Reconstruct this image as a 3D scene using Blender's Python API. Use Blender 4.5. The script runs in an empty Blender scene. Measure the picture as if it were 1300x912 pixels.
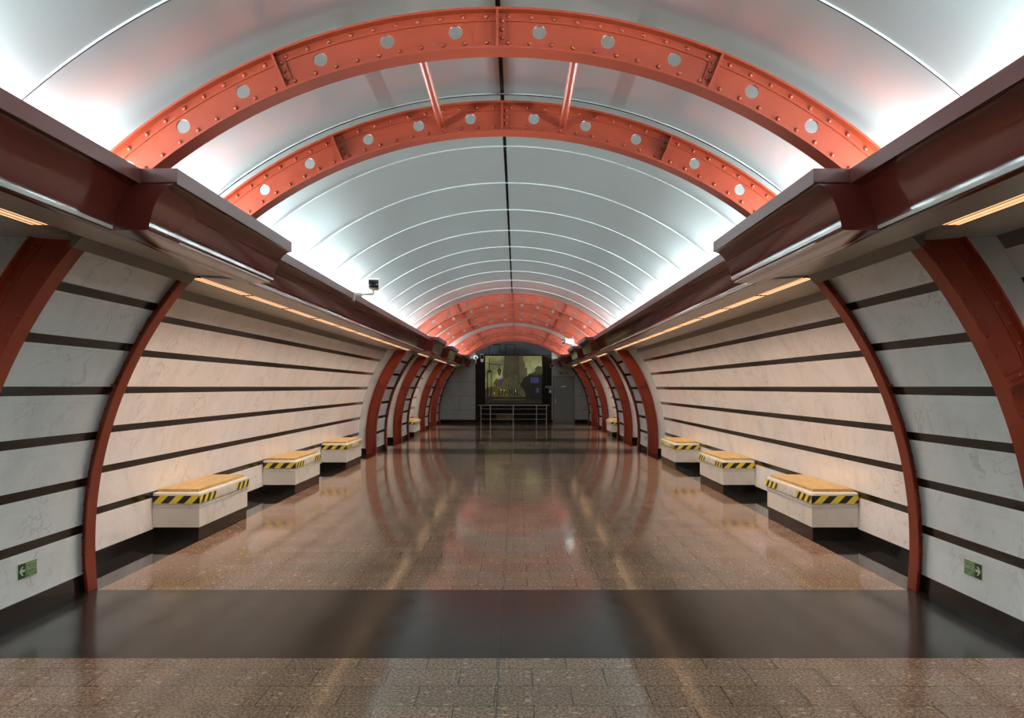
import bpy, bmesh, math, random
from mathutils import Vector, Matrix
random.seed(7)
S = bpy.context.scene
C = S.collection
PI = math.pi
ZC = 0.35                      # height of the centre of the tunnel circle
R_IN, R_OUT = 3.25, 3.49       # steel frames
R_PIL, R_NICHE, R_VAULT = 3.31, 3.67, 3.58
Y0, Y1 = -6.0, 33.0

# ------------------------------------------------------------------ materials
def srgb(r, g, b):
    f = lambda c: (c/255)/12.92 if c/255 <= 0.04045 else (((c/255)+0.055)/1.055)**2.4
    return (f(r), f(g), f(b), 1)

class NT:
    def __init__(s, name):
        s.m = bpy.data.materials.new(name); s.m.use_nodes = True
        s.t = s.m.node_tree; s.n = s.t.nodes
        s.b = s.n['Principled BSDF']
    def node(s, typ, **kw):
        n = s.n.new(typ)
        for k, v in kw.items(): setattr(n, k, v)
        return n
    def link(s, a, b): s.t.links.new(a, b)
    def coord(s, scale=(1,1,1), rot=(0,0,0)):
        tc = s.node('ShaderNodeTexCoord'); mp = s.node('ShaderNodeMapping')
        mp.inputs['Scale'].default_value = scale; mp.inputs['Rotation'].default_value = rot
        s.link(tc.outputs['Object'], mp.inputs['Vector']); return mp.outputs['Vector']
    def noise(s, vec, scale, detail=4, rough=0.5, dist=0):
        n = s.node('ShaderNodeTexNoise'); s.link(vec, n.inputs['Vector'])
        n.inputs['Scale'].default_value = scale; n.inputs['Detail'].default_value = detail
        n.inputs['Roughness'].default_value = rough; n.inputs['Distortion'].default_value = dist
        return n.outputs['Fac']
    def ramp(s, fac, stops, interp='LINEAR'):
        r = s.node('ShaderNodeValToRGB'); s.link(fac, r.inputs['Fac']); r.color_ramp.interpolation = interp
        e = r.color_ramp.elements
        e[0].position, e[0].color = stops[0]
        e[1].position, e[1].color = stops[-1]
        for p, c in stops[1:-1]:
            x = e.new(p); x.color = c
        return r.outputs['Color']
    def mix(s, fac, a, b, mode='MIX'):
        n = s.node('ShaderNodeMix', data_type='RGBA', blend_type=mode)
        for sock, v in ((n.inputs[0], fac), (n.inputs[6], a), (n.inputs[7], b)):
            if hasattr(v, 'is_output'): s.link(v, sock)
            else: sock.default_value = v
        return n.outputs[2]
    def bump(s, h, strength=0.2, dist=0.01):
        n = s.node('ShaderNodeBump'); n.inputs['Strength'].default_value = strength
        n.inputs['Distance'].default_value = dist; s.link(h, n.inputs['Height'])
        s.link(n.outputs['Normal'], s.b.inputs['Normal'])

def plain(name, col, rough=0.5, metal=0.0, spec=0.5, emit=None, estr=1.0, var=0.06, vscale=6, coat=0):
    t = NT(name)
    v = t.coord()
    f = t.noise(v, vscale, 3)
    c1 = tuple(min(1, c*(1-var)) for c in col[:3])+(1,)
    c2 = tuple(min(1, c*(1+var)) for c in col[:3])+(1,)
    t.link(t.ramp(f, [(0.3, c1), (0.7, c2)]), t.b.inputs['Base Color'])
    t.b.inputs['Roughness'].default_value = rough
    t.b.inputs['Metallic'].default_value = metal
    t.b.inputs['Specular IOR Level'].default_value = spec
    t.b.inputs['Coat Weight'].default_value = coat
    t.b.inputs['Coat Roughness'].default_value = 0.06
    if emit:
        t.b.inputs['Emission Color'].default_value = emit
        t.b.inputs['Emission Strength'].default_value = estr
    return t.m

def marble(name, base, vein, slab=(0.9, 0.37), rough=0.12, joint=0.55, frame='wall', off=(0, 0), mortar=0.0016):
    t = NT(name)
    v = t.coord()
    warp = t.noise(v, 1.6, 6, 0.6, 1.2)
    c = t.ramp(warp, [(0.30, tuple(x*0.90 for x in base[:3])+(1,)), (0.47, base), (0.60, tuple(min(1, x*1.05) for x in base[:3])+(1,)), (0.75, tuple(x*0.93 for x in base[:3])+(1,))])
    # thin veins
    v2 = t.coord(scale=(1, 1, 1), rot=(0.7, 0.2, 0.3))
    n2 = t.noise(v2, 3.1, 8, 0.62, 0.9)
    w = t.ramp(n2, [(0.485, (0,0,0,1)), (0.503, (1,1,1,1)), (0.525, (0,0,0,1))])
    m2 = t.noise(v, 2.2, 2)
    msk = t.ramp(m2, [(0.45, (0,0,0,1)), (0.70, (0.60,0.60,0.60,1))])
    k = t.node('ShaderNodeMath', operation='MULTIPLY'); t.link(w, k.inputs[0]); t.link(msk, k.inputs[1])
    c = t.mix(k.outputs[0], c, vein)
    # small dark flecks
    n3 = t.noise(v, 26, 3, 0.6)
    fl = t.ramp(n3, [(0.69, (0,0,0,1)), (0.76, (0.30,0.30,0.30,1))])
    c = t.mix(fl, c, tuple(x*0.55 for x in vein[:3])+(1,))
    # slabs: a slight tone for each and fine joints
    tc = t.node('ShaderNodeTexCoord'); sp = t.node('ShaderNodeSeparateXYZ'); t.link(tc.outputs['Object'], sp.inputs[0])
    cb = t.node('ShaderNodeCombineXYZ')
    if frame == 'wall': t.link(sp.outputs['Y'], cb.inputs[0])
    else: t.link(sp.outputs['X'], cb.inputs[0])
    t.link(sp.outputs['Z'], cb.inputs[1])
    mp = t.node('ShaderNodeMapping'); t.link(cb.outputs[0], mp.inputs[0]); mp.inputs['Location'].default_value = (off[0], off[1], 0)
    br = t.node('ShaderNodeTexBrick'); t.link(mp.outputs[0], br.inputs['Vector'])
    br.offset = 0.5
    br.inputs['Scale'].default_value = 1; br.inputs['Brick Width'].default_value = slab[0]; br.inputs['Row Height'].default_value = slab[1]
    br.inputs['Mortar Size'].default_value = mortar; br.inputs['Mortar Smooth'].default_value = 0.3
    br.inputs['Color1'].default_value = (0.95,0.95,0.95,1); br.inputs['Color2'].default_value = (1,1,1,1)
    br.inputs['Mortar'].default_value = (joint,)*3+(1,)
    c = t.mix(1.0, c, br.outputs['Color'], 'MULTIPLY')
    t.link(c, t.b.inputs['Base Color'])
    t.b.inputs['Roughness'].default_value = rough
    return t.m

def granite(name, tile, stops, spots, rough=0.10, mortar=(0.02,0.016,0.014,1), spec=0.5, tone=(0.86, 1.06)):
    t = NT(name)
    v = t.coord()
    g = t.noise(v, 62, 4, 0.8)
    c = t.ramp(g, stops)
    if spots:
        vo = t.node('ShaderNodeTexVoronoi', feature='F1'); mp = t.coord(scale=(17, 30, 1)); t.link(mp, vo.inputs['Vector'])
        vo.inputs['Scale'].default_value = 1.0
        sel = t.node('ShaderNodeSeparateColor'); t.link(vo.outputs['Color'], sel.inputs[0])
        a = t.ramp(vo.outputs['Distance'], [(0.20, (1,1,1,1)), (0.34, (0,0,0,1))])
        b = t.ramp(sel.outputs[0], [(0.84, (0,0,0,1)), (0.87, (1,1,1,1))])
        k = t.node('ShaderNodeMath', operation='MULTIPLY'); t.link(a, k.inputs[0]); t.link(b, k.inputs[1])
        k2 = t.node('ShaderNodeMath', operation='MULTIPLY'); t.link(k.outputs[0], k2.inputs[0]); k2.inputs[1].default_value = 0.75
        c = t.mix(k2.outputs[0], c, spots)
    big = t.noise(v, 1.1, 3)
    tn = t.ramp(big, [(0.3, (tone[0],)*3+(1,)), (0.7, (tone[1],)*3+(1,))])
    c = t.mix(1.0, c, tn, 'MULTIPLY')
    br = t.node('ShaderNodeTexBrick'); t.link(t.coord(), br.inputs['Vector'])
    br.inputs['Scale'].default_value = 1; br.inputs['Brick Width'].default_value = tile[0]; br.inputs['Row Height'].default_value = tile[1]
    br.inputs['Mortar Size'].default_value = 0.003; br.inputs['Mortar Smooth'].default_value = 0.2
    br.inputs['Color1'].default_value = (0.88,0.88,0.88,1); br.inputs['Color2'].default_value = (1.06,1.03,1.0,1)
    br.inputs['Mortar'].default_value = (0.22,0.20,0.19,1)
    c = t.mix(1.0, c, br.outputs['Color'], 'MULTIPLY')
    t.link(c, t.b.inputs['Base Color'])
    rn = t.ramp(t.noise(v, 3, 4), [(0.3, (rough*0.8,)*3+(1,)), (0.75, (rough*1.35,)*3+(1,))])
    t.link(rn, t.b.inputs['Roughness'])
    t.b.inputs['Specular IOR Level'].default_value = spec
    return t.m

def wood(name):
    t = NT(name)
    v = t.coord(scale=(9, 1.1, 9))
    n = t.noise(v, 4, 6, 0.6, 0.8)
    c = t.ramp(n, [(0.3, srgb(174,136,78)), (0.5, srgb(200,164,98)), (0.7, srgb(214,182,118))])
    t.link(c, t.b.inputs['Base Color'])
    t.b.inputs['Roughness'].default_value = 0.38
    return t.m

M = {}
M['red'] = plain('red_oxide_enamel', srgb(126,46,25), 0.38, spec=0.4, var=0.07, vscale=3)
M['cornice'] = plain('oxblood_gloss_enamel', srgb(78,30,25), 0.09, var=0.05, vscale=2, spec=0.32)
M['lip'] = plain('oxblood_satin_enamel', srgb(84,44,40), 0.38, spec=0.25, var=0.05, vscale=2)
M['vault'] = plain('satin_metal_panel', (0.57,0.625,0.635,1), 0.29, metal=0.86, var=0.02, vscale=1.5)
M['bead'] = plain('bright_metal_bead', (0.42,0.44,0.435,1), 0.42, metal=0.5, var=0.02)
M['black'] = plain('black_gap', (0.008,0.008,0.009,1), 0.6, var=0.05)
M['soffit'] = plain('soffit_grey_paint', srgb(176,172,164), 0.25, var=0.03, vscale=2)
M['fascia'] = plain('fascia_taupe_paint', srgb(112,105,98), 0.4, var=0.04)
M['marble_pil'] = marble('cool_lit_marble', (0.84,0.89,0.90,1), (0.36,0.33,0.32,1), slab=(1.6,0.372), joint=0.85)  # cool light on the piers is tinted into this marble's colour
M['marble_niche'] = marble('warm_white_marble', (0.84,0.83,0.83,1), (0.38,0.34,0.31,1), slab=(0.85,5.0), joint=0.72, rough=0.05)
M['marble_end'] = marble('dimmed_marble', (0.33,0.335,0.33,1), (0.15,0.15,0.15,1), slab=(1.2,0.6), joint=0.5, frame='end', rough=0.2, mortar=0.008)  # marble colour darkened to stand for the dim light at the hall's end
M['marble_bench'] = marble('bench_marble', (0.80,0.77,0.71,1), (0.33,0.30,0.27,1), slab=(0.47,3.0), joint=0.5, rough=0.25)
M['stripe'] = plain('black_granite_stripe', srgb(30,26,23), 0.18, var=0.12, vscale=40)
M['plinth'] = plain('black_granite_plinth', srgb(28,25,23), 0.10, var=0.15, vscale=40)
M['granite'] = granite('brown_speckled_granite', (0.40,0.25), [(0.34, srgb(64,46,36)), (0.46, srgb(136,109,90)), (0.56, srgb(176,147,125)), (0.68, srgb(214,187,164))], srgb(226,196,164), rough=0.085, spec=0.34)
M['band'] = granite('dark_granite_band', (0.60,0.37), [(0.3, srgb(48,42,37)), (0.6, srgb(64,57,51)), (0.8, srgb(80,72,64))], None, rough=0.15, tone=(0.92,1.05), spec=0.25)
M['border'] = granite('black_granite_border', (0.60,0.60), [(0.3, srgb(20,18,17)), (0.7, srgb(36,32,30))], None, rough=0.035)
M['wood'] = wood('bench_wood')
M['yellow'] = plain('hazard_yellow', srgb(234,212,58), 0.4, var=0.05)
M['tapeblack'] = plain('hazard_black', srgb(30,28,26), 0.4, var=0.05)
M['steel'] = plain('brushed_steel', (0.55,0.54,0.52,1), 0.25, metal=1.0, var=0.04)
M['white'] = plain('white_plastic', srgb(226,228,222), 0.4, var=0.02)
M['grey'] = plain('grey_plastic', srgb(120,120,116), 0.4, var=0.04)
M['lens'] = plain('camera_glass', srgb(5,5,6), 0.22, spec=0.3, var=0.1)
M['door'] = plain('grey_door_paint', srgb(112,112,110), 0.35, var=0.03)
M['doorframe'] = plain('grey_frame_paint', srgb(92,92,90), 0.4, var=0.03)
M['signgreen'] = plain('sign_dark_green', srgb(16,66,46), 0.4, var=0.03)
M['signmid'] = plain('sign_mid_green', srgb(96,128,92), 0.4, var=0.03)
M['signlight'] = plain('sign_pale_green', srgb(212,220,186), 0.4, var=0.03)
M['signtext'] = plain('sign_text_green', srgb(190,206,164), 0.4, var=0.03)
M['portal'] = plain('black_polished_panel', srgb(10,9,10), 0.22, spec=0.25, var=0.2, vscale=2)
M['portaltop'] = plain('charcoal_panel', srgb(15,15,17), 0.6, var=0.2, vscale=1.5)
M['lamp'] = plain('warm_diffuser', (0.8,0.6,0.4,1), 0.5, emit=(1.0,0.60,0.32,1), estr=1.0, var=0.02)
M['louvre'] = plain('louvre_bar', srgb(170,110,60), 0.4, var=0.03)
M['housing'] = plain('lamp_housing', srgb(70,60,52), 0.45, var=0.05)
M['plate'] = plain('door_plate_white', srgb(210,210,205), 0.4, var=0.02)
M['glowsign'] = plain('glow_sign_green', srgb(128,126,84), 0.4, var=0.05)

# ------------------------------------------------------------------ mesh helpers
class MB:
    def __init__(s): s.v = []; s.f = []; s.mi = []
    def add(s, verts, faces, mi=0):
        o = len(s.v); s.v += [tuple(p) for p in verts]
        for k, f in enumerate(faces):
            s.f.append([i+o for i in f]); s.mi.append(mi[k] if isinstance(mi, list) else mi)
    def box(s, x0, x1, y0, y1, z0, z1, mi=0, bevel=0, seg=2):
        bm = bmesh.new(); bmesh.ops.create_cube(bm, size=1)
        for v in bm.verts:
            v.co = ((x0+x1)/2+v.co.x*abs(x1-x0), (y0+y1)/2+v.co.y*abs(y1-y0), (z0+z1)/2+v.co.z*abs(z1-z0))
        if bevel: bmesh.ops.bevel(bm, geom=bm.edges[:], offset=bevel, segments=seg, profile=0.5, affect='EDGES')
        s.bm(bm, mi)
    def bm(s, bm, mi=0):
        bm.verts.index_update()
        s.add([v.co[:] for v in bm.verts], [[v.index for v in f.verts] for f in bm.faces], mi); bm.free()
    def prism(s, prof, y0, y1, mi=0, caps=True):      # closed (x,z) outline extruded along y
        n = len(prof)
        vs = [(x, y0, z) for x, z in prof]+[(x, y1, z) for x, z in prof]
        fs = [[i, (i+1) % n, n+(i+1) % n, n+i] for i in range(n)]
        if caps: fs += [list(range(n))[::-1], list(range(n, 2*n))]
        s.add(vs, fs, mi)
    def tube(s, pts, r, n=12, mi=0, caps=True):
        pts = [Vector(p) for p in pts]; rings = []; up = Vector((0.123, 0.31, 0.94))
        for i, p in enumerate(pts):
            d = (pts[min(i+1, len(pts)-1)]-pts[max(i-1, 0)]).normalized()
            a = d.cross(up)
            if a.length < 1e-3: a = d.cross(Vector((1,0,0)))
            a.normalize(); b = d.cross(a)
            rr = r[i] if isinstance(r, (list, tuple)) else r
            rings.append([p+a*(rr*math.cos(2*PI*k/n))+b*(rr*math.sin(2*PI*k/n)) for k in range(n)])
        vs = [q for ring in rings for q in ring]; fs = []
        for i in range(len(pts)-1):
            for k in range(n): fs.append([i*n+k, i*n+(k+1) % n, (i+1)*n+(k+1) % n, (i+1)*n+k])
        if caps: fs += [list(range(n))[::-1], [(len(pts)-1)*n+k for k in range(n)]]
        s.add(vs, fs, mi)
    def build(s, name, mats, parent=None, smooth=False, angle=None):
        me = bpy.data.meshes.new(name)
        me.from_pydata(s.v, [], s.f)
        for m in (mats if isinstance(mats, (list, tuple)) else [mats]): me.materials.append(m)
        me.polygons.foreach_set('material_index', s.mi)
        bm = bmesh.new(); bm.from_mesh(me); bmesh.ops.recalc_face_normals(bm, faces=bm.faces[:])
        if angle is not None:
            for e in bm.edges:
                if len(e.link_faces) == 2: e.smooth = e.calc_face_angle(0) < angle
            smooth = True
        for f in bm.faces: f.smooth = smooth
        bm.to_mesh(me); bm.free(); me.update()
        o = bpy.data.objects.new(name, me); C.objects.link(o)
        if parent: o.parent = parent
        return o

def empty(name, loc=(0,0,0), rz=0):
    o = bpy.data.objects.new(name, None); o.empty_display_size = 0.1
    C.objects.link(o); o.location = loc; o.rotation_euler.z = rz
    return o
def tag(o, label=None, cat=None, group=None, kind=None):
    if label: o['label'] = label
    if cat: o['category'] = cat
    if group: o['group'] = group
    if kind: o['kind'] = kind
    return o
def copy_tree(o, parent=None):
    c = o.copy(); C.objects.link(c)
    if parent: c.parent = parent
    for ch in list(o.children): copy_tree(ch, c)
    return c
def pol(R, th): return (R*math.sin(th), ZC+R*math.cos(th))
def th_floor(R): return math.acos(-ZC/R)
D = math.radians

# ------------------------------------------------------------------ frames (pairs), positions along the hall
PAIRS = [(4.47, 5.91), (17.90, 19.35), (21.85, 23.30), (27.45, 28.90), (31.30, 32.75)]
PAIR0 = (0.65, 2.10)
NICHES = [(Y0, 4.47), (5.91, 17.90), (19.35, 21.85), (23.30, 27.45), (28.90, 31.30)]
SIDE = (('left', -1), ('right', 1))

# ------------------------------------------------------------------ floor
fl = MB()
xs = [-4.0, -3.18, 3.18, 4.0]
ys = [Y0]
bands = []
for a, b in PAIRS:
    lo, hi = a-0.06, min(b-0.01, Y1)
    bands.append((lo, hi)); ys += [lo, hi]
ys.append(Y1+0.4)
for j in range(len(ys)-1):
    for i in range(3):
        inb = any(abs(ys[j]-lo) < 1e-6 for lo, hi in bands)
        mi = 2 if i != 1 else (1 if inb else 0)
        fl.add([(xs[i], ys[j], 0), (xs[i+1], ys[j], 0), (xs[i+1], ys[j+1], 0), (xs[i], ys[j+1], 0)], [[0,1,2,3]], mi)
fo = fl.build('floor', [M['granite'], M['band'], M['border']])
tag(fo, kind='structure')
sm = MB(); sm.box(0.012, 0.017, Y0, Y1, -0.01, 0.0006)
tag(sm.build('trim_1', M['black']), kind='structure')

# ------------------------------------------------------------------ side walls: curved marble with black stripes
STR_Z = [ZC+R_PIL*math.sin(0.0402+0.1126*k) for k in range(6)]
Z_TOP, Z_PL, HALF = 2.52, 0.126, 0.033
def wall_profile(R):
    asin = lambda z: math.asin((z-ZC)/R)
    br = [(asin(0), 1)]
    br.append((asin(Z_PL), 0))
    for z in STR_Z:
        p = asin(z); br += [(p-HALF/R, 1), (p+HALF/R, 0)]
    return br, asin(Z_TOP)
def curved_wall(name, R, y0, y1, sgn, mats, parent, thick=0.0):
    mb = MB(); br, end = wall_profile(R)
    for k, (p, mi) in enumerate(br):
        q = br[k+1][0] if k+1 < len(br) else end
        if k == 0: continue            # the plinth is the baseboard's
        n = max(1, int((q-p)*R/0.05))
        for i in range(n):
            a, b = p+(q-p)*i/n, p+(q-p)*(i+1)/n
            ra = [(sgn*R*math.cos(t), ZC+R*math.sin(t)) for t in (a, b)]
            mb.add([(ra[0][0], y0, ra[0][1]), (ra[0][0], y1, ra[0][1]), (ra[1][0], y1, ra[1][1]), (ra[1][0], y0, ra[1][1])], [[0,1,2,3]], mi)
            if thick:
                R2 = R+thick
                rb = [(sgn*R2*math.cos(t), ZC+R2*math.sin(t)) for t in (a, b)]
                for y in (y0, y1):
                    mb.add([(ra[0][0], y, ra[0][1]), (ra[1][0], y, ra[1][1]), (rb[1][0], y, rb[1][1]), (rb[0][0], y, rb[0][1])], [[0,1,2,3]], 0)
    o = mb.build(name, mats, parent, angle=0.4)
    # the visible side has to face the hall
    return o
def plinth(R, y0, y1, sgn, parent, thick):
    mb = MB()
    prof = []
    n = 4
    z0s = [i*Z_PL/n for i in range(n+1)]
    w = lambda r, z: math.sqrt(r*r-(z-ZC)**2)
    prof = [(sgn*w(R, z), z) for z in z0s]+[(sgn*(w(R, z)+thick), z) for z in z0s[::-1]]
    mb.prism(prof, y0, y1)
    return mb.build('plinth', M['plinth'], parent)
for side, sg in SIDE:
    W = tag(empty('wall_'+side, (0,0,0)), kind='structure')
    B = tag(empty('baseboard_'+side, (0,0,0)), kind='structure')
    for y0, y1 in NICHES:
        curved_wall('niche_wall', R_NICHE, y0, y1+0.03, sg, [M['marble_niche'], M['stripe']], W)
        plinth(R_NICHE-0.006, y0, y1+0.01, sg, B, 0.05)
    for a, b in PAIRS:
        curved_wall('pier_wall', R_PIL, a+0.016, b-0.016, sg, [M['marble_pil'], M['stripe']], W, thick=0.40)
        plinth(R_PIL-0.006, a+0.012, b-0.012, sg, B, 0.40)
    curved_wall('end_wall_strip', R_PIL, PAIRS[-1][1]+0.016, Y1, sg, [M['marble_pil'], M['stripe']], W)
    # outer shell that closes the masonry behind the niches
    sh = MB(); n = 20
    for i in range(n):
        a, b = D(38)+D(60)*i/n, D(38)+D(60)*(i+1)/n
        (xa, za), (xb, zb) = pol(3.80, a), pol(3.80, b)
        sh.add([(sg*xa, Y0, za), (sg*xb, Y0, zb), (sg*xb, Y1, zb), (sg*xa, Y1, za)], [[0,1,2,3]])
    sh.build('masonry', M['fascia'], W)

# ------------------------------------------------------------------ vault of metal panels
CE = tag(empty('ceiling', (0,0,0)), kind='structure')
seams = [-5.6, -4.0, -2.7, -1.4, -0.1, 2.13, 3.74, 5.94]
seams += [5.94+1.296*k for k in range(1, 10)]       # ... 17.6
seams += [19.75, 21.50, 23.70, 25.00, 26.25, 27.10, 29.20, 30.95, 33.0]
GAP = 0.016
def shell_strip(mb, R, t0, t1, y0, y1, n, rthick=0.012, mi=0, bulge=0.0):
    ny = 4 if bulge else 1
    for i in range(n):
        a, b = t0+(t1-t0)*i/n, t0+(t1-t0)*(i+1)/n
        for j in range(ny):
            u, v = j/ny, (j+1)/ny
            ru, rv = R+bulge*4*u*(1-u), R+bulge*4*v*(1-v)
            ya, yb = y0+(y1-y0)*u, y0+(y1-y0)*v
            P = [(*pol(ru, a), ya), (*pol(ru, b), ya), (*pol(rv, b), yb), (*pol(rv, a), yb)]
            mb.add([(x, y, z) for x, z, y in P], [[0,1,2,3]], mi)
def weld(o, d=1e-4):
    bm = bmesh.new(); bm.from_mesh(o.data); bmesh.ops.remove_doubles(bm, verts=bm.verts[:], dist=d)
    bmesh.ops.recalc_face_normals(bm, faces=bm.faces[:])
    for e in bm.edges:
        if len(e.link_faces) == 2: e.smooth = e.calc_face_angle(0) < 0.5
    bm.to_mesh(o.data); bm.free(); return o
TH1 = D(52.2)
for k in range(len(seams)-1):
    for sg in (-1, 1):
        mb = MB(); shell_strip(mb, R_VAULT, sg*0.0042, sg*TH1, seams[k]+(0.034 if abs(seams[k]-5.94) < 0.01 else GAP), seams[k+1]-0.002, 48)
        weld(mb.build('vault_panel', M['vault'], CE, smooth=True))
    if k:
        mb = MB(); n = 96
        for i in range(n):
            a, b = -TH1+2*TH1*i/n, -TH1+2*TH1*(i+1)/n
            y0, y1 = seams[k]-0.009, seams[k]+0.000
            q = [(R_VAULT, y0), (R_VAULT-0.007, y0+0.002), (R_VAULT-0.007, y1-0.002), (R_VAULT, y1)]
            for j in range(3):
                P = [(*pol(q[j][0], a), q[j][1]), (*pol(q[j][0], b), q[j][1]), (*pol(q[j+1][0], b), q[j+1][1]), (*pol(q[j+1][0], a), q[j+1][1])]
                mb.add([(x, y, z) for x, z, y in P], [[0,1,2,3]])
        weld(mb.build('batten', M['bead'], CE, smooth=True))
mb = MB(); shell_strip(mb, R_VAULT+0.035, -TH1-0.02, TH1+0.02, Y0, Y1, 64)
mb.build('backing', M['black'], CE)

# ------------------------------------------------------------------ steel frames
def arc_block(mb, r0, r1, t0, t1, y0, y1, n=None, floor_end=False):
    """a bent bar: radius r0..r1, angle t0..t1, depth y0..y1"""
    n = n or max(1, int(abs(t1-t0)/D(1.6)))
    rows = []
    for i in range(n+1):
        u = i/n; row = []
        for r in (r0, r1):
            te = math.copysign(th_floor(r), t1) if floor_end else t1
            t = t0+(te-t0)*u
            x, z = pol(r, t); row.append((x, max(z, 0.0)))
        rows.append(row)
    vs = []
    for (a, b) in rows: vs += [(a[0], y0, a[1]), (b[0], y0, b[1]), (b[0], y1, b[1]), (a[0], y1, a[1])]
    fs = []
    for i in range(n):
        for k in range(4): fs.append([i*4+k, i*4+(k+1) % 4, (i+1)*4+(k+1) % 4, (i+1)*4+k])
    fs += [[3,2,1,0], [n*4, n*4+1, n*4+2, n*4+3]]
    mb.add(vs, fs)
HOLE = 0.0415
def plate_cell(mb, r0, r1, t0, t1, y0, y1, hole):
    """flat web cell with a round hole, both faces and the hole's rim"""
    rc, tc = (r0+r1)/2+0.004, (t0+t1)/2
    hu, hv0, hv1 = rc*(t1-t0)/2, r0-rc, r1-rc
    angs = sorted(set([2*PI*k/32 for k in range(32)]+[math.atan2(v, u) % (2*PI) for u in (hu, -hu) for v in (hv0, hv1)]))
    n = len(angs); inner = []; outer = []
    for a in angs:
        c, s_ = math.cos(a), math.sin(a)
        k = 1e9
        if abs(c) > 1e-9: k = min(k, hu/abs(c))
        if s_ > 1e-9: k = min(k, hv1/s_)
        if s_ < -1e-9: k = min(k, hv0/s_)
        outer.append((rc+s_*k, tc+c*k/rc)); inner.append((rc+s_*hole, tc+c*hole/rc))
    P = []
    for y in (y0, y1):
        for L in (outer, inner):
            for r, t in L: x, z = pol(r, t); P.append((x, y, z))
    fs = []
    for i in range(n):
        j = (i+1) % n
        fs.append([i, j, n+j, n+i]); fs.append([2*n+i, 3*n+i, 3*n+j, 2*n+j])
        fs.append([n+i, n+j, 3*n+j, 3*n+i])
    mb.add(P, fs)
def rivet(mb, x, y, z, r=0.0145, h=0.0145, seg=8):
    vs = [(x, y-h, z)]; fs = []
    for q, (rr, yy) in enumerate(((0.55, 0.83), (0.9, 0.45), (1.0, 0.0))):
        for k in range(seg):
            a = 2*PI*k/seg; vs.append((x+r*rr*math.cos(a), y-h*yy, z+r*rr*math.sin(a)))
    for k in range(seg): fs.append([0, 1+k, 1+(k+1) % seg])
    for q in range(2):
        for k in range(seg):
            a, b = 1+q*seg+k, 1+q*seg+(k+1) % seg
            fs.append([a, a+seg, b+seg, b])
    mb.add(vs, fs)
WT, AT = 0.007, 0.016    # half web, front of the angle bars
JOINT = D(22.5)
def rivet_row(pts, y, name, parent):
    """a row of rivet heads on one shank strip let into the bar"""
    rv = MB(); prev = None
    for x, z in pts:
        b = len(rv.v); rivet(rv, x, y, z)
        ring = [b+17+q for q in range(8)]
        c = len(rv.v); rv.v += [(rv.v[q][0], y+0.004, rv.v[q][2]) for q in ring]
        for q in range(8): rv.f.append([ring[q], c+q, c+(q+1) % 8, ring[(q+1) % 8]]); rv.mi.append(0)
        if prev is not None:
            # nearest pair of shank vertices carries the strip
            bi = min(((i, j) for i in range(8) for j in range(8)), key=lambda ij: (Vector(rv.v[prev+ij[0]])-Vector(rv.v[c+ij[1]])).length)
            i, j = bi
            rv.f.append([prev+i, prev+(i+1) % 8, c+j, c+(j+1) % 8]); rv.mi.append(0)
        prev = c
    return rv.build(name, M['red'], parent, smooth=True)
def make_frame():
    root = empty('arch_rib')
    for r0, r1, nm in ((R_IN, R_IN+0.013, 'inner_flange'), (R_OUT-0.013, R_OUT, 'outer_flange')):
        mb = MB()
        for sg in (-1, 1): arc_block(mb, r0, r1, 0, sg*th_floor(r0), -0.066, 0.066, 64, floor_end=True)
        weld(mb.build(nm, M['red'], root, angle=0.5))
    for sg in (-1, 1):
        for k in range(4):
            t0, t1 = k*JOINT, (k+1)*JOINT if k < 3 else th_floor(R_IN)
            mb = MB(); last = k == 3
            if k < 2:
                cuts = [t0]+[t0+JOINT/2+D(x) for x in (-3.5, 3.5)]+[t1]
                for i in range(3):
                    if i == 1: a, b = cuts[1], cuts[2]
                    a, b = cuts[i], cuts[i+1]
                    c = t0+JOINT/2+D((-7.0, 0, 7.0)[i])
                    # cell symmetric about its hole, the remainder plain
                    h = min(c-a, b-c)
                    plate_cell(mb, R_IN+0.006, R_OUT-0.006, sg*(c-h) if sg > 0 else sg*(c+h), sg*(c+h) if sg > 0 else sg*(c-h), -WT, WT, HOLE)
                    if c-h-a > 1e-4: arc_block(mb, R_IN+0.006, R_OUT-0.006, sg*a, sg*(c-h), -WT, WT, 3)
                    if b-c-h > 1e-4: arc_block(mb, R_IN+0.006, R_OUT-0.006, sg*(c+h), sg*b, -WT, WT, 3)
            else:
                arc_block(mb, R_IN+0.006, R_OUT-0.006, sg*t0, sg*t1, -WT, WT, 16, floor_end=last)
            for ra, rb in ((R_IN+0.008, R_IN+0.074), (R_OUT-0.060, R_OUT-0.008)):
                arc_block(mb, ra, rb, sg*t0, sg*t1, -AT, -WT+0.001, 16, floor_end=last)
            seg = mb.build('web_plate', M['red'], root, angle=0.4)
            n = 10 if k < 3 else 12
            for r in (R_IN+0.050, R_OUT-0.036):
                rivet_row([pol(r, sg*(t0+D(2.25)*(i+0.5))) for i in range(n)], -AT, 'rivet_row', seg)
    for k in range(-3, 4):
        t = k*JOINT; mb = MB()
        w = 0.014/3.37
        s_ = 1 if k == 0 else -math.copysign(1, k)          # the angle's leg lies on the crown side
        arc_block(mb, R_IN+0.013, R_OUT-0.013, t-w/2, t+w/2, -0.062, -AT, 1)
        arc_block(mb, R_IN+0.016, R_OUT-0.016, t+s_*w/2, t+s_*(0.052/3.37), -AT-0.007, -AT+0.001, 1)
        pl = mb.build('splice_angle', M['red'], root)
        rivet_row([pol(r, t+s_*0.030/3.37) for r in (R_IN+0.075, R_IN+0.125, R_IN+0.175)], -AT-0.007, 'bolt_row', pl)
    return root
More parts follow.
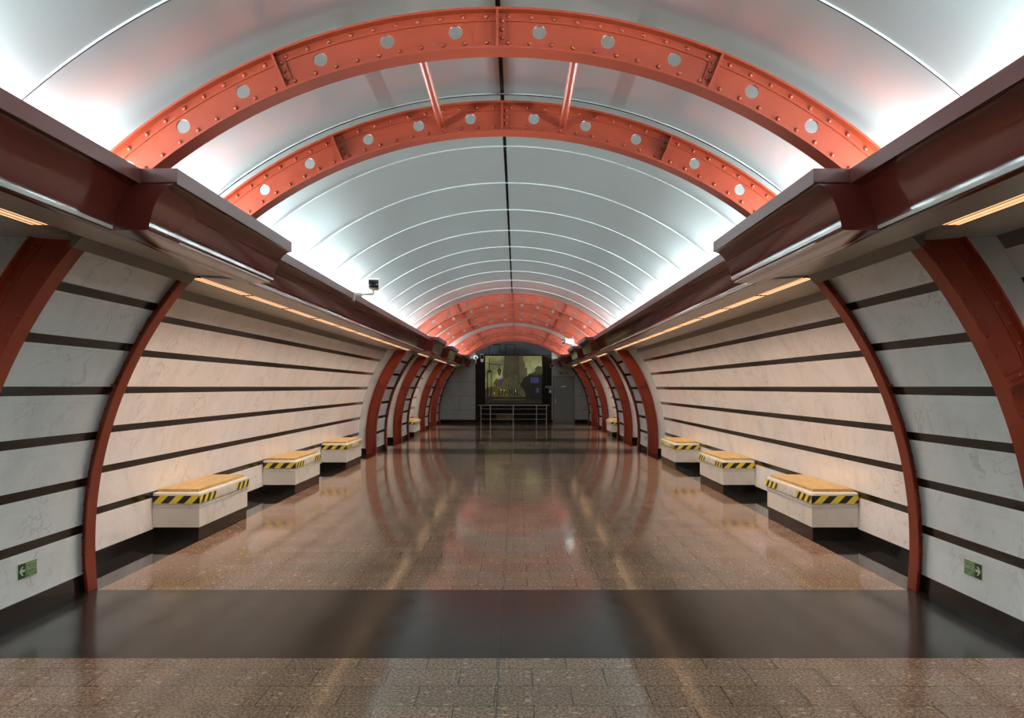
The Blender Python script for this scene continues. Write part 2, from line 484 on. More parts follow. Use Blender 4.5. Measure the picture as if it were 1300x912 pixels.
labels = [
    'nearest orange-red riveted steel arch, largest and frontmost of the hall',
    'second orange-red riveted arch, joined to the frontmost arch by two slanted rods',
    'riveted red arch at the end of the long bench bay',
    'red arch just behind the first arch of the distant cluster, mostly hidden by it',
    'front arch of the middle pair in the distant cluster',
    'back arch of the middle pair in the distant cluster, before the pale vault strip',
    'red arch just beyond the pale vault strip in the distant cluster',
    'red arch directly behind the one that edges the pale vault strip',
    'last but one red arch before the dark end portal',
    'innermost and smallest red arch, framing the top of the dark end portal']
frame0 = make_frame()
k = 0
for a, b in PAIRS:
    for y in (a, b):
        o = frame0 if k == 0 else copy_tree(frame0)
        o.location.y = y
        tag(o, labels[k], 'arch', 'riveted steel arch ribs', 'thing')
        k += 1
# rods between the first two arches
for sg, nm in ((-1, 'left'), (1, 'right')):
    mb = MB()
    x, z = pol(3.345, sg*D(8.2))
    mb.tube([(x, PAIRS[0][0]+0.012, z), (x, PAIRS[0][1]-0.024, z)], 0.028, 16)
    o = mb.build('tie_rod', M['red'], None, angle=0.6)
    fl_ = MB()
    for y in (PAIRS[0][0]+0.010, PAIRS[0][1]-0.022):
        fl_.tube([(x, y-0.003, z), (x, y+0.004, z)], 0.040, 16)
    fl_.build('end_collar', M['red'], o, angle=0.6)
    tag(o, 'slanting red pipe rod linking the two nearest arches, %s of the ridge seam' % nm, 'rod', 'rods between the nearest arches')

# ------------------------------------------------------------------ cornices with lamp troughs
def cove_pts(n=10):
    # quarter hollow from (0,2.69) to (0.15,2.475), then a small rounded bottom edge
    P = []
    for i in range(n+1):
        a = D(66)*i/n
        P.append((0.008+0.142*math.sin(a)/math.sin(D(66)), 2.69-0.225*(1-math.cos(a))/(1-math.cos(D(66)))))
    P += [(0.1505, 2.455), (0.154, 2.447), (0.161, 2.442), (0.170, 2.441)]
    return P
for side, sg in SIDE:
    root = empty('cornice', (0,0,0))
    tag(root, 'dark red glossy hollow-moulded cornice along the %s side of the hall' % side, 'cornice', 'lamp trough cornices', 'thing')
    def prism(name, prof, y0, y1, mat, parent, ang=0.5):
        mb = MB(); mb.prism([(sg*x, z) for x, z in prof], y0, y1); return mb.build(name, mat, parent, angle=ang)
    w = 1.90
    prism('lip', [(w, 2.69), (w, 2.77), (w+0.03, 2.77), (w+0.03, 2.69)], Y0, Y1, M['lip'], root)
    prism('cove', [(w+0.004, 2.69)]+[(w+x, z) for x, z in cove_pts()]+[(w+0.20, 2.441), (w+0.20, 2.55), (2.775, 2.55), (2.775, 2.575), (w+0.20, 2.575), (w+0.20, 2.70), (w+0.004, 2.70)], Y0, Y1, M['cornice'], root)
    for a, b in [PAIR0]+PAIRS:
        y0, y1 = a-0.46, min(b+0.145, Y1)
        w2 = 1.705
        cs = prism('casing', [(w2+0.004, 2.69)]+[(w2+x, z) for x, z in cove_pts()]+[(w2+0.36, 2.441), (w2+0.36, 2.698), (w2+0.004, 2.698)], y0, y1, M['cornice'], root)
        prism('casing_lip', [(w2, 2.69), (w2, 2.772), (w2+0.215, 2.772), (w2+0.215, 2.69)], y0, y1, M['lip'], cs)
    # soffit panels
    for y0, y1 in NICHES:
        prism('soffit_panel', [(2.05, 2.446), (2.385, 2.466), (2.385, 2.50), (2.05, 2.50)], y0, y1, M['soffit'], root)
        prism('soffit_panel', [(2.515, 2.474), (2.965, 2.498), (2.965, 2.53), (2.515, 2.53)], y0, y1, M['soffit'], root)
    for a, b in PAIRS:
        y0, y1 = a-0.08, min(b+0.07, Y1)
        prism('soffit_panel', [(1.86, 2.438), (2.50, 2.492), (2.50, 2.53), (1.86, 2.50)], y0, y1, M['soffit'], root)
    # taupe strips at the head of the walls
    for R, rng in ((R_NICHE, [(y0+0.02, y1-0.02) for y0, y1 in NICHES]), (R_IN, [(a-0.068, b+0.068) for a, b in PAIRS])):
        for y0, y1 in rng:
            p = [pol(R-d, math.acos((z-ZC)/R)) for d, z in ((0.006, 2.425), (0.006, 2.515), (-0.03, 2.515), (-0.03, 2.425))]
            prism('wall_head_strip', p, y0, min(y1, Y1), M['fascia'], root)

# ------------------------------------------------------------------ warm strip lights in the soffits
def make_strip(L):
    root = empty('strip_light')
    mb = MB(); mb.box(-0.064, -0.056, 0, L, -0.05, 0.02); mb.box(0.056, 0.064, 0, L, -0.05, 0.02)
    mb.box(-0.064, 0.064, 0, 0.008, -0.05, 0.02); mb.box(-0.064, 0.064, L-0.008, L, -0.05, 0.02); mb.box(-0.064, 0.064, 0, L, 0.016, 0.024)
    mb.build('housing', M['housing'], root)
    mb = MB(); mb.box(-0.056, 0.056, 0.008, L-0.008, -0.046, -0.040); mb.build('diffuser', M['lamp'], root)
    for x in (-0.024, 0.020):
        mb = MB(); mb.box(x-0.002, x+0.002, 0.008, L-0.008, -0.050, -0.046); mb.build('louvre_bar', M['louvre'], root)
    return root
WARM = (1.0, 0.68, 0.49)
proto = None
def warm_light(loc, L, sg, e):
    ld = bpy.data.lights.new('warm_lamp', 'AREA'); ld.shape = 'RECTANGLE'; ld.size = 0.10; ld.size_y = L; ld.spread = D(100)
    ld.energy = e; ld.color = WARM
    lo = bpy.data.objects.new('warm_lamp', ld); C.objects.link(lo); lo.location = loc
    lo.rotation_euler = (0, -sg*D(27), 0); lo['kind'] = 'helper'
LST = 1.28
proto = make_strip(LST)
spots = []
ln = {0: LST}
for ni, (y0, y1) in enumerate(NICHES):
    if ni == 0: lst = [2.77]
    else:
        a, b = y0+0.07, y1-0.02; n = max(1, int((b-a)/1.18)); st = (b-a)/n
        lst = [a+st*i for i in range(n)]; ln[ni] = st-0.03
    for y in lst:
        for side, sg in SIDE: spots.append((ni, y, side, sg))
E_WARM = 10
first = True
names = {0: 'warm strip light in the front soffit at the %s edge, before the nearest arch',
         1: 'warm strip light in the %s soffit above the long row of three benches',
         2: 'small far strip light in the %s soffit past the first far pier',
         3: 'far strip light in the %s soffit above the distant bench',
         4: 'farthest strip light in the %s soffit, beside the end wall'}
for ni, y, side, sg in spots:
    o = proto if first else copy_tree(proto)
    first = False
    o.location = (sg*2.45, y, 2.522); o.scale.y = ln[ni]/LST
    tag(o, names[ni] % side, 'strip light', 'warm strip lights along the soffits')
    warm_light((sg*2.45, y+ln[ni]/2, 2.468), ln[ni]-0.06, sg, E_WARM*ln[ni]/1.28)

# ------------------------------------------------------------------ cool lamps hidden in the cornice troughs
E_COOL = 57
def cool(y, sg, L=0.9, e=E_COOL):
    ld = bpy.data.lights.new('trough_lamp', 'AREA'); ld.shape = 'RECTANGLE'; ld.size = 0.08; ld.size_y = L
    ld.energy = e; ld.color = (0.84, 0.98, 1.0)
    lo = bpy.data.objects.new('trough_lamp', ld); C.objects.link(lo); lo.location = (sg*2.40, y, 2.63)
    lo.rotation_euler = (0, PI-sg*0.45, 0); lo['kind'] = 'helper'
for k in range(len(seams)-1):
    L = seams[k+1]-seams[k]
    for sg in (-1, 1):
        e = E_COOL*(0.74 if seams[k] > 17 else 1.0)
        if k == len(seams)-2: cool(seams[k]+0.5, sg, 0.75, e)
        elif L > 1.7:
            for f in (0.27, 0.73): cool(seams[k]+L*f, sg, 0.75, e)
        else: cool(seams[k]+L/2, sg, 0.75, e)

# ------------------------------------------------------------------ benches
def tape(face, a0, a1, z0, z1, base, out, pitch, parent, off=0.0):
    """striped strip. face 'y': runs along x on a plane y=base; 'x': runs along y on x=base. out = outward sign"""
    mb = MB()
    def P(u, z, d): return (u, base+out*d, z) if face == 'y' else (base+out*d, u, z)
    h = z1-z0
    mb.add([P(a0, z0, 0.0012), P(a1, z0, 0.0012), P(a1, z1, 0.0012), P(a0, z1, 0.0012)], [[0,1,2,3]], 0)
    dirn = 1 if a1 > a0 else -1
    L = abs(a1-a0)
    u = off-h
    while u < L:
        # parallelogram u..u+pitch/2 at the bottom, leaning by h at the top, clipped to 0..L
        poly = [(u, 0), (u+pitch/2, 0), (u+pitch/2+h, h), (u+h, h)]
        def clip(poly, keep, cut):
            out_ = []
            for i in range(len(poly)):
                p, q = poly[i], poly[(i+1) % len(poly)]
                if keep(p): out_.append(p)
                if keep(p) != keep(q):
                    s_ = (cut-p[0])/(q[0]-p[0]); out_.append((cut, p[1]+s_*(q[1]-p[1])))
            return out_
        poly = clip(poly, lambda p: p[0] >= 0, 0)
        if poly: poly = clip(poly, lambda p: p[0] <= L, L)
        if len(poly) >= 3:
            mb.add([P(a0+dirn*p[0], z0+p[1], 0.002) for p in poly], [list(range(len(poly)))], 1)
        u += pitch
    return mb.build('hazard_tape', [M['tapeblack'], M['yellow']], parent)
BL = 1.42
def make_bench(sg):
    root = empty('marble_bench')
    X = lambda w: sg*w      # local x measured from the hall-side face of the slab, outwards
    def bx(name, w0, w1, y0, y1, z0, z1, mat, bev=0.0, seg=2):
        mb = MB(); mb.box(min(X(w0), X(w1)), max(X(w0), X(w1)), y0, y1, z0, z1, 0, bev, seg)
        return mb.build(name, mat, root, angle=0.6) if bev else mb.build(name, mat, root)
    bx('plinth', 0.024, 0.500, 0.024, BL-0.024, 0, 0.142, M['plinth'])
    bx('body', 0.016, 0.500, 0.016, BL-0.016, 0.142, 0.348, M['marble_bench'])
    bx('slab_foot', 0.008, 0.496, 0.008, BL-0.008, 0.348, 0.374, M['marble_bench'], 0.006)
    bx('slab', 0.0, 0.498, 0.0, BL, 0.374, 0.505, M['marble_bench'], 0.022, 3)
    bx('seat_board', 0.036, 0.462, 0.05, BL-0.07, 0.505, 0.536, M['wood'], 0.003, 1)
    z0, z1 = 0.392, 0.472
    if sg < 0: tape('y', X(0.490), X(0.004), z0, z1, 0.0, -1, 0.163, root, 0.080)
    else: tape('y', X(0.004), X(0.490), z0, z1, 0.0, -1, 0.168, root, 0.100)
    # seen from the hall: on the left side "rightwards" is +y, on the right side -y
    for c0, c1 in ((0.004, 0.42), (BL-0.42, BL-0.004)):
        if sg < 0: tape('x', c0, c1, z0, z1, X(0), 1, 0.14, root, 0.02)
        else: tape('x', c1, c0, z0, z1, X(0), -1, 0.14, root, 0.02)
    return root
bp = {sg: make_bench(sg) for sg in (-1, 1)}
blabels = ['nearest marble bench with wooden seat along the %s wall',
           'middle one of the three marble benches along the %s wall',
           'third marble bench along the %s wall, close to the far red rib',
           'small distant marble bench on the %s, between the far ribs']
for side, sg in SIDE:
    for i, y in enumerate((7.75, 11.12, 14.46, 24.10)):
        o = bp[sg] if i == 0 else copy_tree(bp[sg])
        o.location = (sg*3.165, y, 0)
        tag(o, blabels[i] % side, 'bench', 'marble benches with hazard tape')

# ------------------------------------------------------------------ writing
def text_mesh(txt, size, name, mat, parent, width=None):
    cu = bpy.data.curves.new('t', 'FONT'); cu.body = txt; cu.size = size; cu.align_x = 'CENTER'; cu.align_y = 'CENTER'
    cu.extrude = 0.0004
    ob = bpy.data.objects.new('t', cu); C.objects.link(ob)
    dg = bpy.context.evaluated_depsgraph_get()
    me = bpy.data.meshes.new_from_object(ob.evaluated_get(dg))
    bpy.data.objects.remove(ob)
    if width:
        w = max(v.co.x for v in me.vertices)-min(v.co.x for v in me.vertices)
        for v in me.vertices: v.co.x *= width/w
    me.materials.clear(); me.materials.append(mat)
    o = bpy.data.objects.new(name, me); C.objects.link(o); o.parent = parent
    return o
# evacuation signs: built in local x (reading direction), z up, facing -y
def make_sign(arrow_left):
    root = empty('exit_sign')
    s_ = -1 if arrow_left else 1
    mb = MB(); mb.box(-0.104, 0.104, 0, 0.004, -0.056, 0.056, 0, 0.001, 1); mb.build('board', M['signlight'], root)
    mb = MB(); a, b = sorted((s_*0.022, s_*0.100)); mb.box(a, b, -0.001, 0.001, -0.051, 0.051); mb.build('arrow_panel', M['signgreen'], root)
    mb = MB(); a, b = sorted((s_*0.018, -s_*0.100)); mb.box(a, b, -0.001, 0.001, -0.051, 0.051); mb.build('text_panel', M['signmid'], root)
    # arrow
    c = s_*0.061; y = -0.0018
    pts = [(0.029, 0), (0.0, 0.032), (-0.015, 0.032), (0.004, 0.009), (-0.030, 0.009), (-0.030, -0.009), (0.004, -0.009), (-0.015, -0.032), (0.0, -0.032)]
    mb = MB(); mb.prism([(c+s_*p, q) for p, q in pts], y, -0.0005); mb.build('arrow', M['signlight'], root)
    xc = -s_*0.041
    for txt, z, sz, wd in (('ЭВАКУАЦИОННЫЙ', 0.036, 0.017, 0.108), ('ВЫХОД', 0.005, 0.044, 0.108), ('EMERGENCY', -0.025, 0.015, 0.10), ('EXIT', -0.041, 0.015, 0.05)):
        t = text_mesh(txt, sz, 'lettering', M['signtext'], root, wd)
        t.location = (xc, -0.0016, z); t.rotation_euler = (PI/2, 0, 0)
    return root
sl, sr = make_sign(True), make_sign(False)
for i, (y, lab) in enumerate(((5.23, 'green exit sign low on the nearest %s pier, arrow pointing %s'),
                             (18.55, 'tiny green exit sign low on the first far pier on the %s'),
                             (22.5, 'tiny green exit sign low on the second far pier on the %s'))):
    for p, side, sg in ((sl, 'left', -1), (sr, 'right', 1)):
        o = p if i == 0 else copy_tree(p)
        o.location = (sg*(R_PIL-0.0065), y, 0.325)
        o.rotation_euler.z = PI/2 if sg < 0 else -PI/2
        tag(o, lab % ((side, side) if i == 0 else (side,)), 'exit sign', 'green exit signs on the piers')

# ------------------------------------------------------------------ end wall
EW = tag(empty('wall_back', (0, Y1, 0)), kind='structure')
def arch_fill(name, x0, x1, zf, mat, y0, parent, n=40, R=R_VAULT+0.02):
    mb = MB()
    prof = []
    for i in range(n+1):
        x = x0+(x1-x0)*i/n
        prof.append((x, ZC+math.sqrt(max(R*R-x*x, 0))))
    out = [(x0, zf)]+prof+[(x1, zf)]
    mb.prism(out, y0, 0.25); return mb.build(name, mat, parent)
PX0, PX1 = -1.71, 1.66
arch_fill('marble_cladding', -3.52, PX0, 0.15, M['marble_end'], 0, EW)
arch_fill('marble_cladding', PX1, 3.52, 0.15, M['marble_end'], 0, EW)
arch_fill('charcoal_cladding', PX0, PX1, 3.02, M['portaltop'], 0.02, EW)
mb = MB(); mb.box(PX0, PX1, 0.02, 0.2, 0, 3.02); mb.build('black_cladding', M['portal'], EW)
mb = MB(); mb.box(-3.4, PX0, -0.012, 0.2, 0, 0.16); mb.box(2.70, 3.4, -0.012, 0.2, 0, 0.16); mb.box(PX1, 1.70, -0.012, 0.2, 0, 0.16)
b_ = mb.build('baseboard_back', M['plinth']); b_.location.y = Y1; tag(b_, kind='structure')
# wall behind the camera, closing the hall
BW = MB(); n = 48
pf = [(-3.7, 0), (3.7, 0)]+[pol(3.75, D(84-168*i/n)) for i in range(n+1)]
BW.prism(pf, Y0-0.2, Y0)
tag(BW.build('wall_front', M['marble_end']), kind='structure')

def PT(px, py, dy=0.0):     # a point on the end wall from the photo's measured pixel
    return ((px-656)*33/950+0.115, 1.6+(491.5-py)*33/950)
# vents in the head of the portal
for (a, b, wd) in ((620.7, 634.5, 'left'), (641.4, 653.7, 'right')):
    r = empty('vent_grille'); x0, _ = PT(a, 0); x1, _ = PT(b, 0); z1, z0 = PT(0, 437.5)[1], PT(0, 451)[1]
    r.location = ((x0+x1)/2, Y1+0.018, z0); hw = (x1-x0)/2; h = z1-z0
    mb = MB(); mb.box(-hw, hw, -0.004, 0.0, 0, h); mb.build('backing', M['black'], r)
    mb = MB()
    for i in range(8): mb.box(-hw+0.02, hw-0.02, -0.016, -0.004, 0.03+i*h/8.4, 0.045+i*h/8.4)
    mb.build('louvre_blade', M['black'], r)
    mb = MB(); mb.box(-hw, -hw+0.02, -0.02, -0.004, 0, h); mb.box(hw-0.02, hw, -0.02, -0.004, 0, h); mb.box(-hw, hw, -0.02, -0.004, 0, 0.02); mb.box(-hw, hw, -0.02, -0.004, h-0.02, h)
    mb.build('frame', M['portal'], r)
    tag(r, 'dark vent grille above the end mural, %s one of two' % wd, 'vent', 'vents above the mural')

# backlit picture
def emitmat(name, stops, scale=3, strength=1.0, stretch=(1,1,1)):
    t = NT(name); v = t.coord(scale=stretch); f = t.noise(v, scale, 5, 0.6, 0.5)
    c = t.ramp(f, stops)
    t.link(c, t.b.inputs['Emission Color']); t.b.inputs['Emission Strength'].default_value = strength
    t.b.inputs['Base Color'].default_value = (0.01,0.01,0.01,1); t.b.inputs['Roughness'].default_value = 0.12
    return t.m
def crop(px, py): return PT(600+px/8.69, 440+py/8.69)
mur = empty('backlit_mural', (0, Y1+0.02, 0))
def mpoly(name, pts, mat, lay):
    q = [crop(*p) for p in pts]; d = -0.010-0.0012*lay
    mb = MB(); mb.prism(q, d, d+0.001); return mb.build(name, mat, mur)
def mrect(name, x0, y0, x1, y1, mat, lay): return mpoly(name, [(x0,y0),(x1,y0),(x1,y1),(x0,y1)], mat, lay)
E_sky = emitmat('mural_sky', [(0.30, srgb(66,64,34)), (0.5, srgb(122,124,76)), (0.68, srgb(166,168,116))], 1.1, strength=0.6)
E_cloud = emitmat('mural_cloud', [(0.3, srgb(62,56,32)), (0.7, srgb(98,90,52))], 2.2, strength=0.32)
E_haze = emitmat('mural_haze', [(0.3, srgb(74,68,38)), (0.7, srgb(110,104,62))], 2.5, strength=0.42)
E_house = emitmat('mural_houses', [(0.35, srgb(46,36,14)), (0.5, srgb(84,70,26)), (0.65, srgb(112,98,52))], 7, stretch=(3,1,0.6), strength=0.6)
E_gate = emitmat('mural_pale_house', [(0.3, srgb(60,58,36)), (0.7, srgb(112,110,76))], 6, strength=0.34)
E_blue = emitmat('mural_blue', [(0.3, srgb(34,32,56)), (0.7, srgb(74,70,128))], 9, strength=0.6)
E_dark = emitmat('mural_dark', [(0.3, srgb(10,9,7)), (0.7, srgb(24,20,12))], 4)
E_ground = emitmat('mural_ground', [(0.3, srgb(14,12,8)), (0.7, srgb(34,28,14))], 3)
E_lite = emitmat('mural_window', [(0.3, srgb(150,132,60)), (0.7, srgb(206,196,120))], 5)
mrect('panel', 140, 105, 766, 632, E_sky, 0)
mpoly('cloud', [(350,106),(545,106),(580,200),(560,330),(520,420),(350,420),(330,300),(345,200)], E_cloud, 1)
mpoly('tower', [(515,106),(560,106),(566,220),(600,240),(604,330),(515,400)], E_haze, 2)
mpoly('dusk', [(140,470),(230,440),(330,400),(520,400),(600,380),(766,330),(766,632),(140,632)], emitmat('mural_dusk', [(0.3, srgb(40,36,18)), (0.7, srgb(70,62,32))], 3), 1)
mpoly('tree', [(690,240),(720,215),(764,222),(764,340),(680,330)], E_cloud, 1)
mpoly('houses', [(232,400),(262,350),(300,372),(330,345),(384,372),(384,560),(232,560)], E_house, 3)
mpoly('gatehouse', [(362,305),(372,330),(430,345),(470,340),(480,312),(496,318),(500,420),(560,420),(580,470),(590,566),(384,566),(384,345)], E_gate, 4)
mrect('shop_sign', 292, 362, 330, 436, E_blue, 4)
for x in (400, 428, 456, 484): mrect('doorway', x, 470, x+14, 548, E_dark, 5)
for x in (285, 318, 350): mrect('doorway', x, 480, x+12, 548, E_dark, 5)
for x, y in ((236,505),(470,480),(310,470),(345,474),(742,440),(742,478)): mrect('lit_window', x, y, x+7, y+20, E_lite, 6)
mrect('ground', 140, 556, 766, 632, E_ground, 5)
mrect('kerb_line', 220, 584, 590, 590, E_house, 6)
mpoly('carriage', [(520,425),(560,350),(610,322),(625,300),(672,294),(690,296),(740,300),(766,316),(766,600),(590,570),(575,500),(545,460)], E_dark, 7)
mpoly('canopy', [(606,312),(640,296),(672,290),(676,270),(684,290),(724,296),(752,312)], E_cloud, 8)
mrect('blue_sign', 640, 342, 728, 404, E_blue, 8)
mrect('blue_sign', 700, 460, 730, 510, E_blue, 8)
mpoly('street_lamp', [(181,130),(189,130),(190,190),(335,200),(335,207),(190,200),(190,262),(212,266),(212,420),(178+34,600),(196,600),(196,440),(204,440),(204,290),(168,290),(168,440),(176,440),(176,600),(158,600),(155,420),(158,266),(180,262),(180,196),(141,182),(141,176),(180,188)], E_dark, 9)
mpoly('lantern', [(292,200),(297,200),(298,238),(318,262),(308,312),(296,322),(282,312),(270,262),(290,238)], E_dark, 9)
mpoly('lantern_glass', [(284,270),(304,270),(300,306),(288,306)], E_haze, 10)
mrect('lower_glow', 260, 742, 440, 815, emitmat('mural_lower', [(0.3, srgb(16,12,4)), (0.7, srgb(40,30,12))], 5), 0)
mb = MB()
(x0, z1), (x1, z0) = crop(134, 100), crop(772, 640)
for a in ((x0-0.02, x0, z0, z1), (x1, x1+0.02, z0, z1), (x0-0.02, x1+0.02, z1, z1+0.02)): mb.box(a[0], a[1], -0.03, 0.0, a[2], a[3])
mb.build('frame', M['portal'], mur)
tag(mur, 'dim olive backlit street picture in the black portal on the end wall', 'mural')

# door, plate, glow sign above
dr = tag(empty('door_1', (0, Y1, 0)), kind='structure')
(dx0, dz1), (dx1, _) = PT(701.6, 478), PT(729.4, 478)
mb = MB(); mb.box(dx0+0.05, dx1-0.05, -0.02, 0.02, 0.03, dz1-0.04, 0, 0.003, 1); mb.build('leaf', M['door'], dr)
mb = MB(); mb.box(dx0, dx0+0.05, -0.035, 0.02, 0, dz1); mb.box(dx1-0.05, dx1, -0.035, 0.02, 0, dz1); mb.box(dx0, dx1, -0.035, 0.02, dz1-0.04, dz1+0.01); mb.box(dx0, dx1, -0.03, 0.02, 0, 0.03)
mb.build('frame', M['doorframe'], dr)
mb = MB(); mb.tube([(dx0+0.12, -0.02, 1.0), (dx0+0.12, -0.065, 1.0), (dx0+0.24, -0.065, 1.0)], 0.010, 8); mb.box(dx0+0.095, dx0+0.145, -0.028, -0.018, 0.88, 1.08)
mb.build('handle', M['steel'], dr)
for z in (0.3, 1.0, 1.8):
    mb = MB(); mb.tube([(dx1-0.05, -0.026, z-0.06), (dx1-0.05, -0.026, z+0.06)], 0.010, 8); mb.build('hinge', M['doorframe'], dr)
mb = MB(); x, z = PT(712.5, 491); mb.box(x, x+0.20, -0.026, -0.019, z-0.025, z+0.03, 0, 0.002, 1); pl = mb.build('door_plate', M['plate'], dr)
gs = empty('luminous_sign', (0, Y1, 0))
(sx0, sz1), (sx1, sz0) = PT(708, 470.5), PT(722.6, 476.6)
mb = MB(); mb.box(sx0, sx1, -0.02, 0, sz0, sz1, 0, 0.006, 2); mb.build('board', M['glowsign'], gs)
mb = MB(); mb.prism([(sx0+0.10, sz0+0.05), (sx0+0.20, sz0+0.05), (sx0+0.16, sz0+0.14), (sx0+0.13, sz0+0.15)], -0.022, -0.019); mb.build('pictogram', M['black'], gs)
t = text_mesh('ВЫХОД', 0.07, 'lettering', M['black'], gs, 0.20); t.location = (sx0+0.34, -0.021, (sz0+sz1)/2); t.rotation_euler = (PI/2, 0, 0)
tag(gs, 'pale yellow-green glow sign mounted above the grey steel door', 'sign')

# railing in front of the mural
ra = empty('railing', (0, 32.25, 0))
def RX(px): return (600+px/8.69-656)*32.25/950+0.115
def RZ(py): return 1.6-(440+py/8.69-491.5)*32.25/950
xl, xr = RX(62), RX(846)
zt = RZ(650)
mb = MB(); mb.tube([(xl, 0, zt-0.005), (xl+0.01, 0, zt), (xr-0.01, 0, zt), (xr, 0, zt-0.005)], 0.026, 12); mb.build('handrail', M['steel'], ra, angle=0.6)
pxs = [RX(p) for p in (92, 196, 448, 705, 814)]
for py in (690, 748, 804):
    mb = MB(); mb.tube([(pxs[0], 0, RZ(py)), (pxs[-1], 0, RZ(py))], 0.011, 8); mb.build('rail', M['steel'], ra, angle=0.6)
for i, x in enumerate(pxs):
    mb = MB(); mb.tube([(x, 0, 0), (x, 0, zt-0.02)], 0.018, 10); p_ = mb.build('post', M['steel'], ra, angle=0.6)
    mb = MB(); mb.tube([(x, 0, 0.0), (x, 0, 0.012)], 0.05, 12); mb.build('foot_flange', M['steel'], p_, angle=0.6)
    mb = MB(); mb.box(x-0.026, x+0.026, -0.03, 0.03, 0.055, 0.085, 0, 0.004, 1); mb.build('collar', M['steel'], p_)
tag(ra, 'low tubular steel railing in front of the dark end mural', 'railing')

# ------------------------------------------------------------------ cameras and fittings
def bullet_camera(loc, rz, body=(0.13, 0.30, 0.10), m_body='white', arm=None, pitch=0.0, base=None):
    """box camera: hood, black front, lens; local -y is where it looks"""
    root = empty('security_camera', loc, rz)
    w, l, h = body
    mb = MB(); mb.box(-w/2, w/2, 0, l, -h/2, h/2, 0, 0.012, 2); mb.build('body', M[m_body], root, angle=0.6)
    mb = MB(); mb.box(-w/2+0.006, w/2-0.006, -0.012, 0.004, -h/2+0.006, h/2-0.006, 0, 0.008, 2); f = mb.build('front_glass', M['lens'], root, angle=0.6)
    mb = MB(); mb.tube([(0, -0.018, 0.0), (0, -0.010, 0.0)], 0.026, 16); mb.build('lens', M['lens'], f, angle=0.6)
    mb = MB(); mb.box(-w/2-0.006, w/2+0.006, -0.05, l*0.9, h/2, h/2+0.010, 0, 0.004, 1); mb.build('sun_hood', M[m_body], root, angle=0.6)
    if arm:
        mb = MB(); mb.tube([Vector((0, l*0.5, -h/2))]+[Vector(a) for a in arm], 0.016, 10); mb.build('arm', M[m_body], root, angle=0.6)
    if base:
        mb = MB(); mb.box(*base, 0, 0.006, 1); mb.build('mount_plate', M[m_body], root, angle=0.6)
    return root
# on the left cornice lip, third of the way along
dc = 9.3
cx = (474-656)*dc/950+0.115; cz = 1.6+(491.5-360.5)*dc/950
xl_ = -1.905
c1 = bullet_camera((cx, dc, cz), 0.19, (0.136, 0.20, 0.108), 'white',
    arm=[(0.0, 0.11, -0.115), (xl_-cx+0.10, 0.11, -0.125)],
    base=(xl_-cx-0.02, xl_-cx+0.012, 0.02, 0.20, -0.20, -0.055))
mb = MB(); mb.tube([(xl_-cx+0.012, 0.11, -0.127), (xl_-cx+0.10, 0.11, -0.125)], 0.030, 12); mb.build('arm_socket', M['white'], c1, angle=0.6)
tag(c1, 'white box camera with black face on an arm from the left cornice', 'camera', 'security cameras')
# white camera on the far right cornice
dc = 21.6
c2 = bullet_camera(((716-656)*dc/950+0.115, dc, 1.6+(491.5-433.5)*dc/950), -0.9, (0.14, 0.34, 0.13), 'white',
    arm=[(0.0, 0.30, -0.12), (0.05, 0.42, -0.14), (0.10, 0.60, -0.14)], base=(0.02, 0.18, 0.58, 0.64, -0.22, -0.05))
tag(c2, 'white camera on a bracket over the far right cornice, before red arches', 'camera', 'security cameras')
# at the end wall
x, z = PT(604.5, 454.5)
c3 = empty('dome_camera', (x, Y1-0.30, z))
mb = MB(); mb.tube([(0, -0.10, 0), (0, -0.07, 0), (0, 0.02, 0), (0, 0.10, 0)], [0.05, 0.095, 0.11, 0.09], 16); mb.build('housing', M['white'], c3, angle=0.7)
mb = MB(); mb.tube([(0, -0.112, 0), (0, -0.095, 0)], 0.042, 16); mb.build('lens', M['lens'], c3, angle=0.7)
mb = MB(); mb.tube([(0, 0.06, -0.06), (0, 0.08, -0.2), (0.0, 0.32, -0.22)], 0.03, 8); mb.build('bracket', M['white'], c3, angle=0.7)
tag(c3, 'round white camera at the upper left corner of the end portal', 'camera', 'security cameras')
x, z = PT(612.3, 453.5)
c4 = bullet_camera((x, Y1-0.36, z), 0.0, (0.14, 0.28, 0.20), 'white', arm=[(0, 0.2, -0.16), (0, 0.37, -0.16)], base=(-0.05, 0.05, 0.34, 0.372, -0.22, -0.10))
mb = MB(); mb.box(-0.06, 0.06, -0.02, 0.1, -0.2, -0.1, 0, 0.01, 1); mb.build('infrared_lamp', M['white'], c4, angle=0.6)
tag(c4, 'boxy white camera beside the round camera at the portal top left', 'camera', 'security cameras')
x, z = PT(699.9, 465)
c5 = empty('bullet_camera', (x, Y1-0.55, z))
mb = MB(); mb.tube([(0, 0, 0), (0, 0.25, 0.02)], 0.07, 16); mb.build('body', M['grey'], c5, angle=0.7)
mb = MB(); mb.tube([(0, -0.02, 0), (0, 0.02, 0)], 0.085, 16); mb.build('lens_ring', M['steel'], c5, angle=0.7)
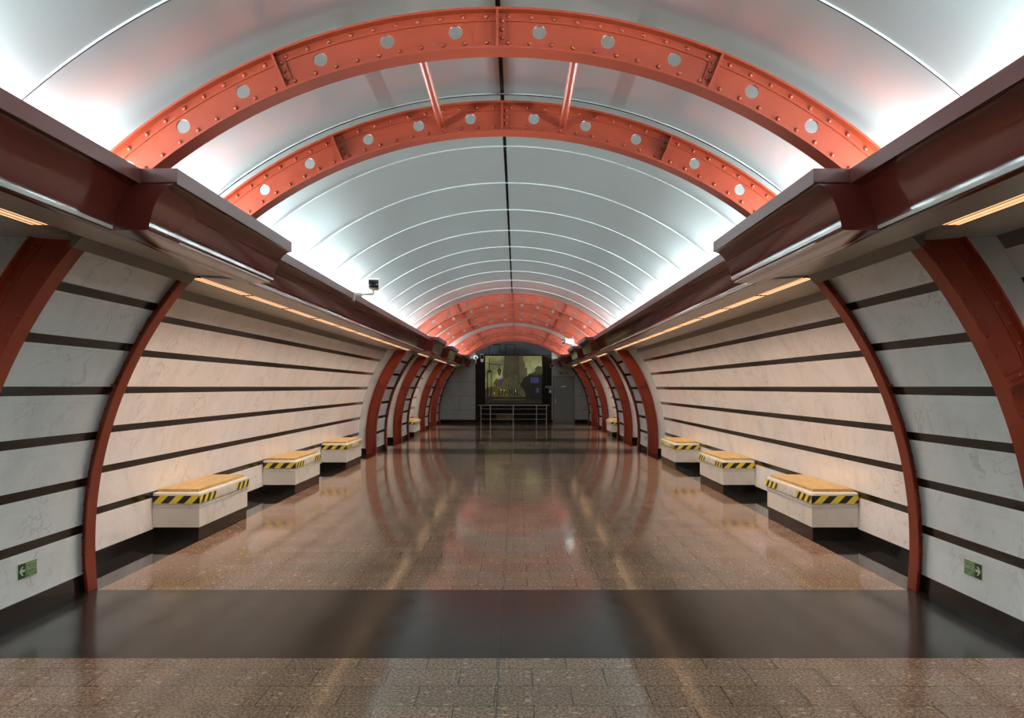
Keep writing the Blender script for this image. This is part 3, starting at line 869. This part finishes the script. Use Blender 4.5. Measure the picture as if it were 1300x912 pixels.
mb = MB(); mb.tube([(0, -0.026, 0), (0, -0.015, 0)], 0.06, 16); mb.build('lens', M['lens'], c5, angle=0.7)
mb = MB(); mb.tube([(0, 0.2, 0.05), (0.03, 0.3, 0.12), (0.06, 0.58, 0.12)], 0.025, 8); mb.build('arm', M['grey'], c5, angle=0.7)
tag(c5, 'dark round-faced camera under the end of the right cornice', 'camera', 'security cameras')
(x, z) = PT(696.5, 492.5)
c6 = empty('door_closer_box', (x, Y1+0.02, z)); c6.name = 'wall_reader'
mb = MB(); mb.box(-0.15, 0.14, -0.10, -0.05, 0.0, 0.075, 0, 0.008, 1); mb.build('arm', M['grey'], c6, angle=0.6)
mb = MB(); mb.box(0.02, 0.12, -0.14, 0.0, -0.25, 0.0, 0, 0.008, 1); bd = mb.build('body', M['grey'], c6, angle=0.6)
mb = MB(); mb.box(0.035, 0.10, -0.146, -0.138, -0.21, -0.12, 0, 0.003, 1); mb.build('label_plate', M['white'], bd)
tag(c6, 'small grey wall unit on the black portal beside the grey door', 'wall unit')

# ------------------------------------------------------------------ world, camera, view
wd = bpy.data.worlds.new('World'); S.world = wd; wd.use_nodes = True
wd.node_tree.nodes['Background'].inputs[0].default_value = (0.01,0.01,0.01,1)
cam = bpy.data.cameras.new('Camera'); co = bpy.data.objects.new('Camera', cam); C.objects.link(co)
co.location = (0.115, 0, 1.6); co.rotation_euler = (PI/2, 0, 0)
cam.sensor_fit = 'HORIZONTAL'; cam.sensor_width = 36; cam.lens = 950/1300*36
cam.shift_x = -6/1300; cam.shift_y = 35.5/1300
cam.clip_start = 0.02; cam.clip_end = 200
S.camera = co
S.view_settings.view_transform = 'Standard'; S.view_settings.look = 'None'
S.view_settings.exposure = 0.22; S.view_settings.gamma = 1.0; S.view_settings.use_curve_mapping = False
S.cycles.max_bounces = 10; S.cycles.diffuse_bounces = 5; S.cycles.glossy_bounces = 6
S.cycles.use_denoising = True
S.cycles.sample_clamp_indirect = 6.0
S.cycles.caustics_reflective = True
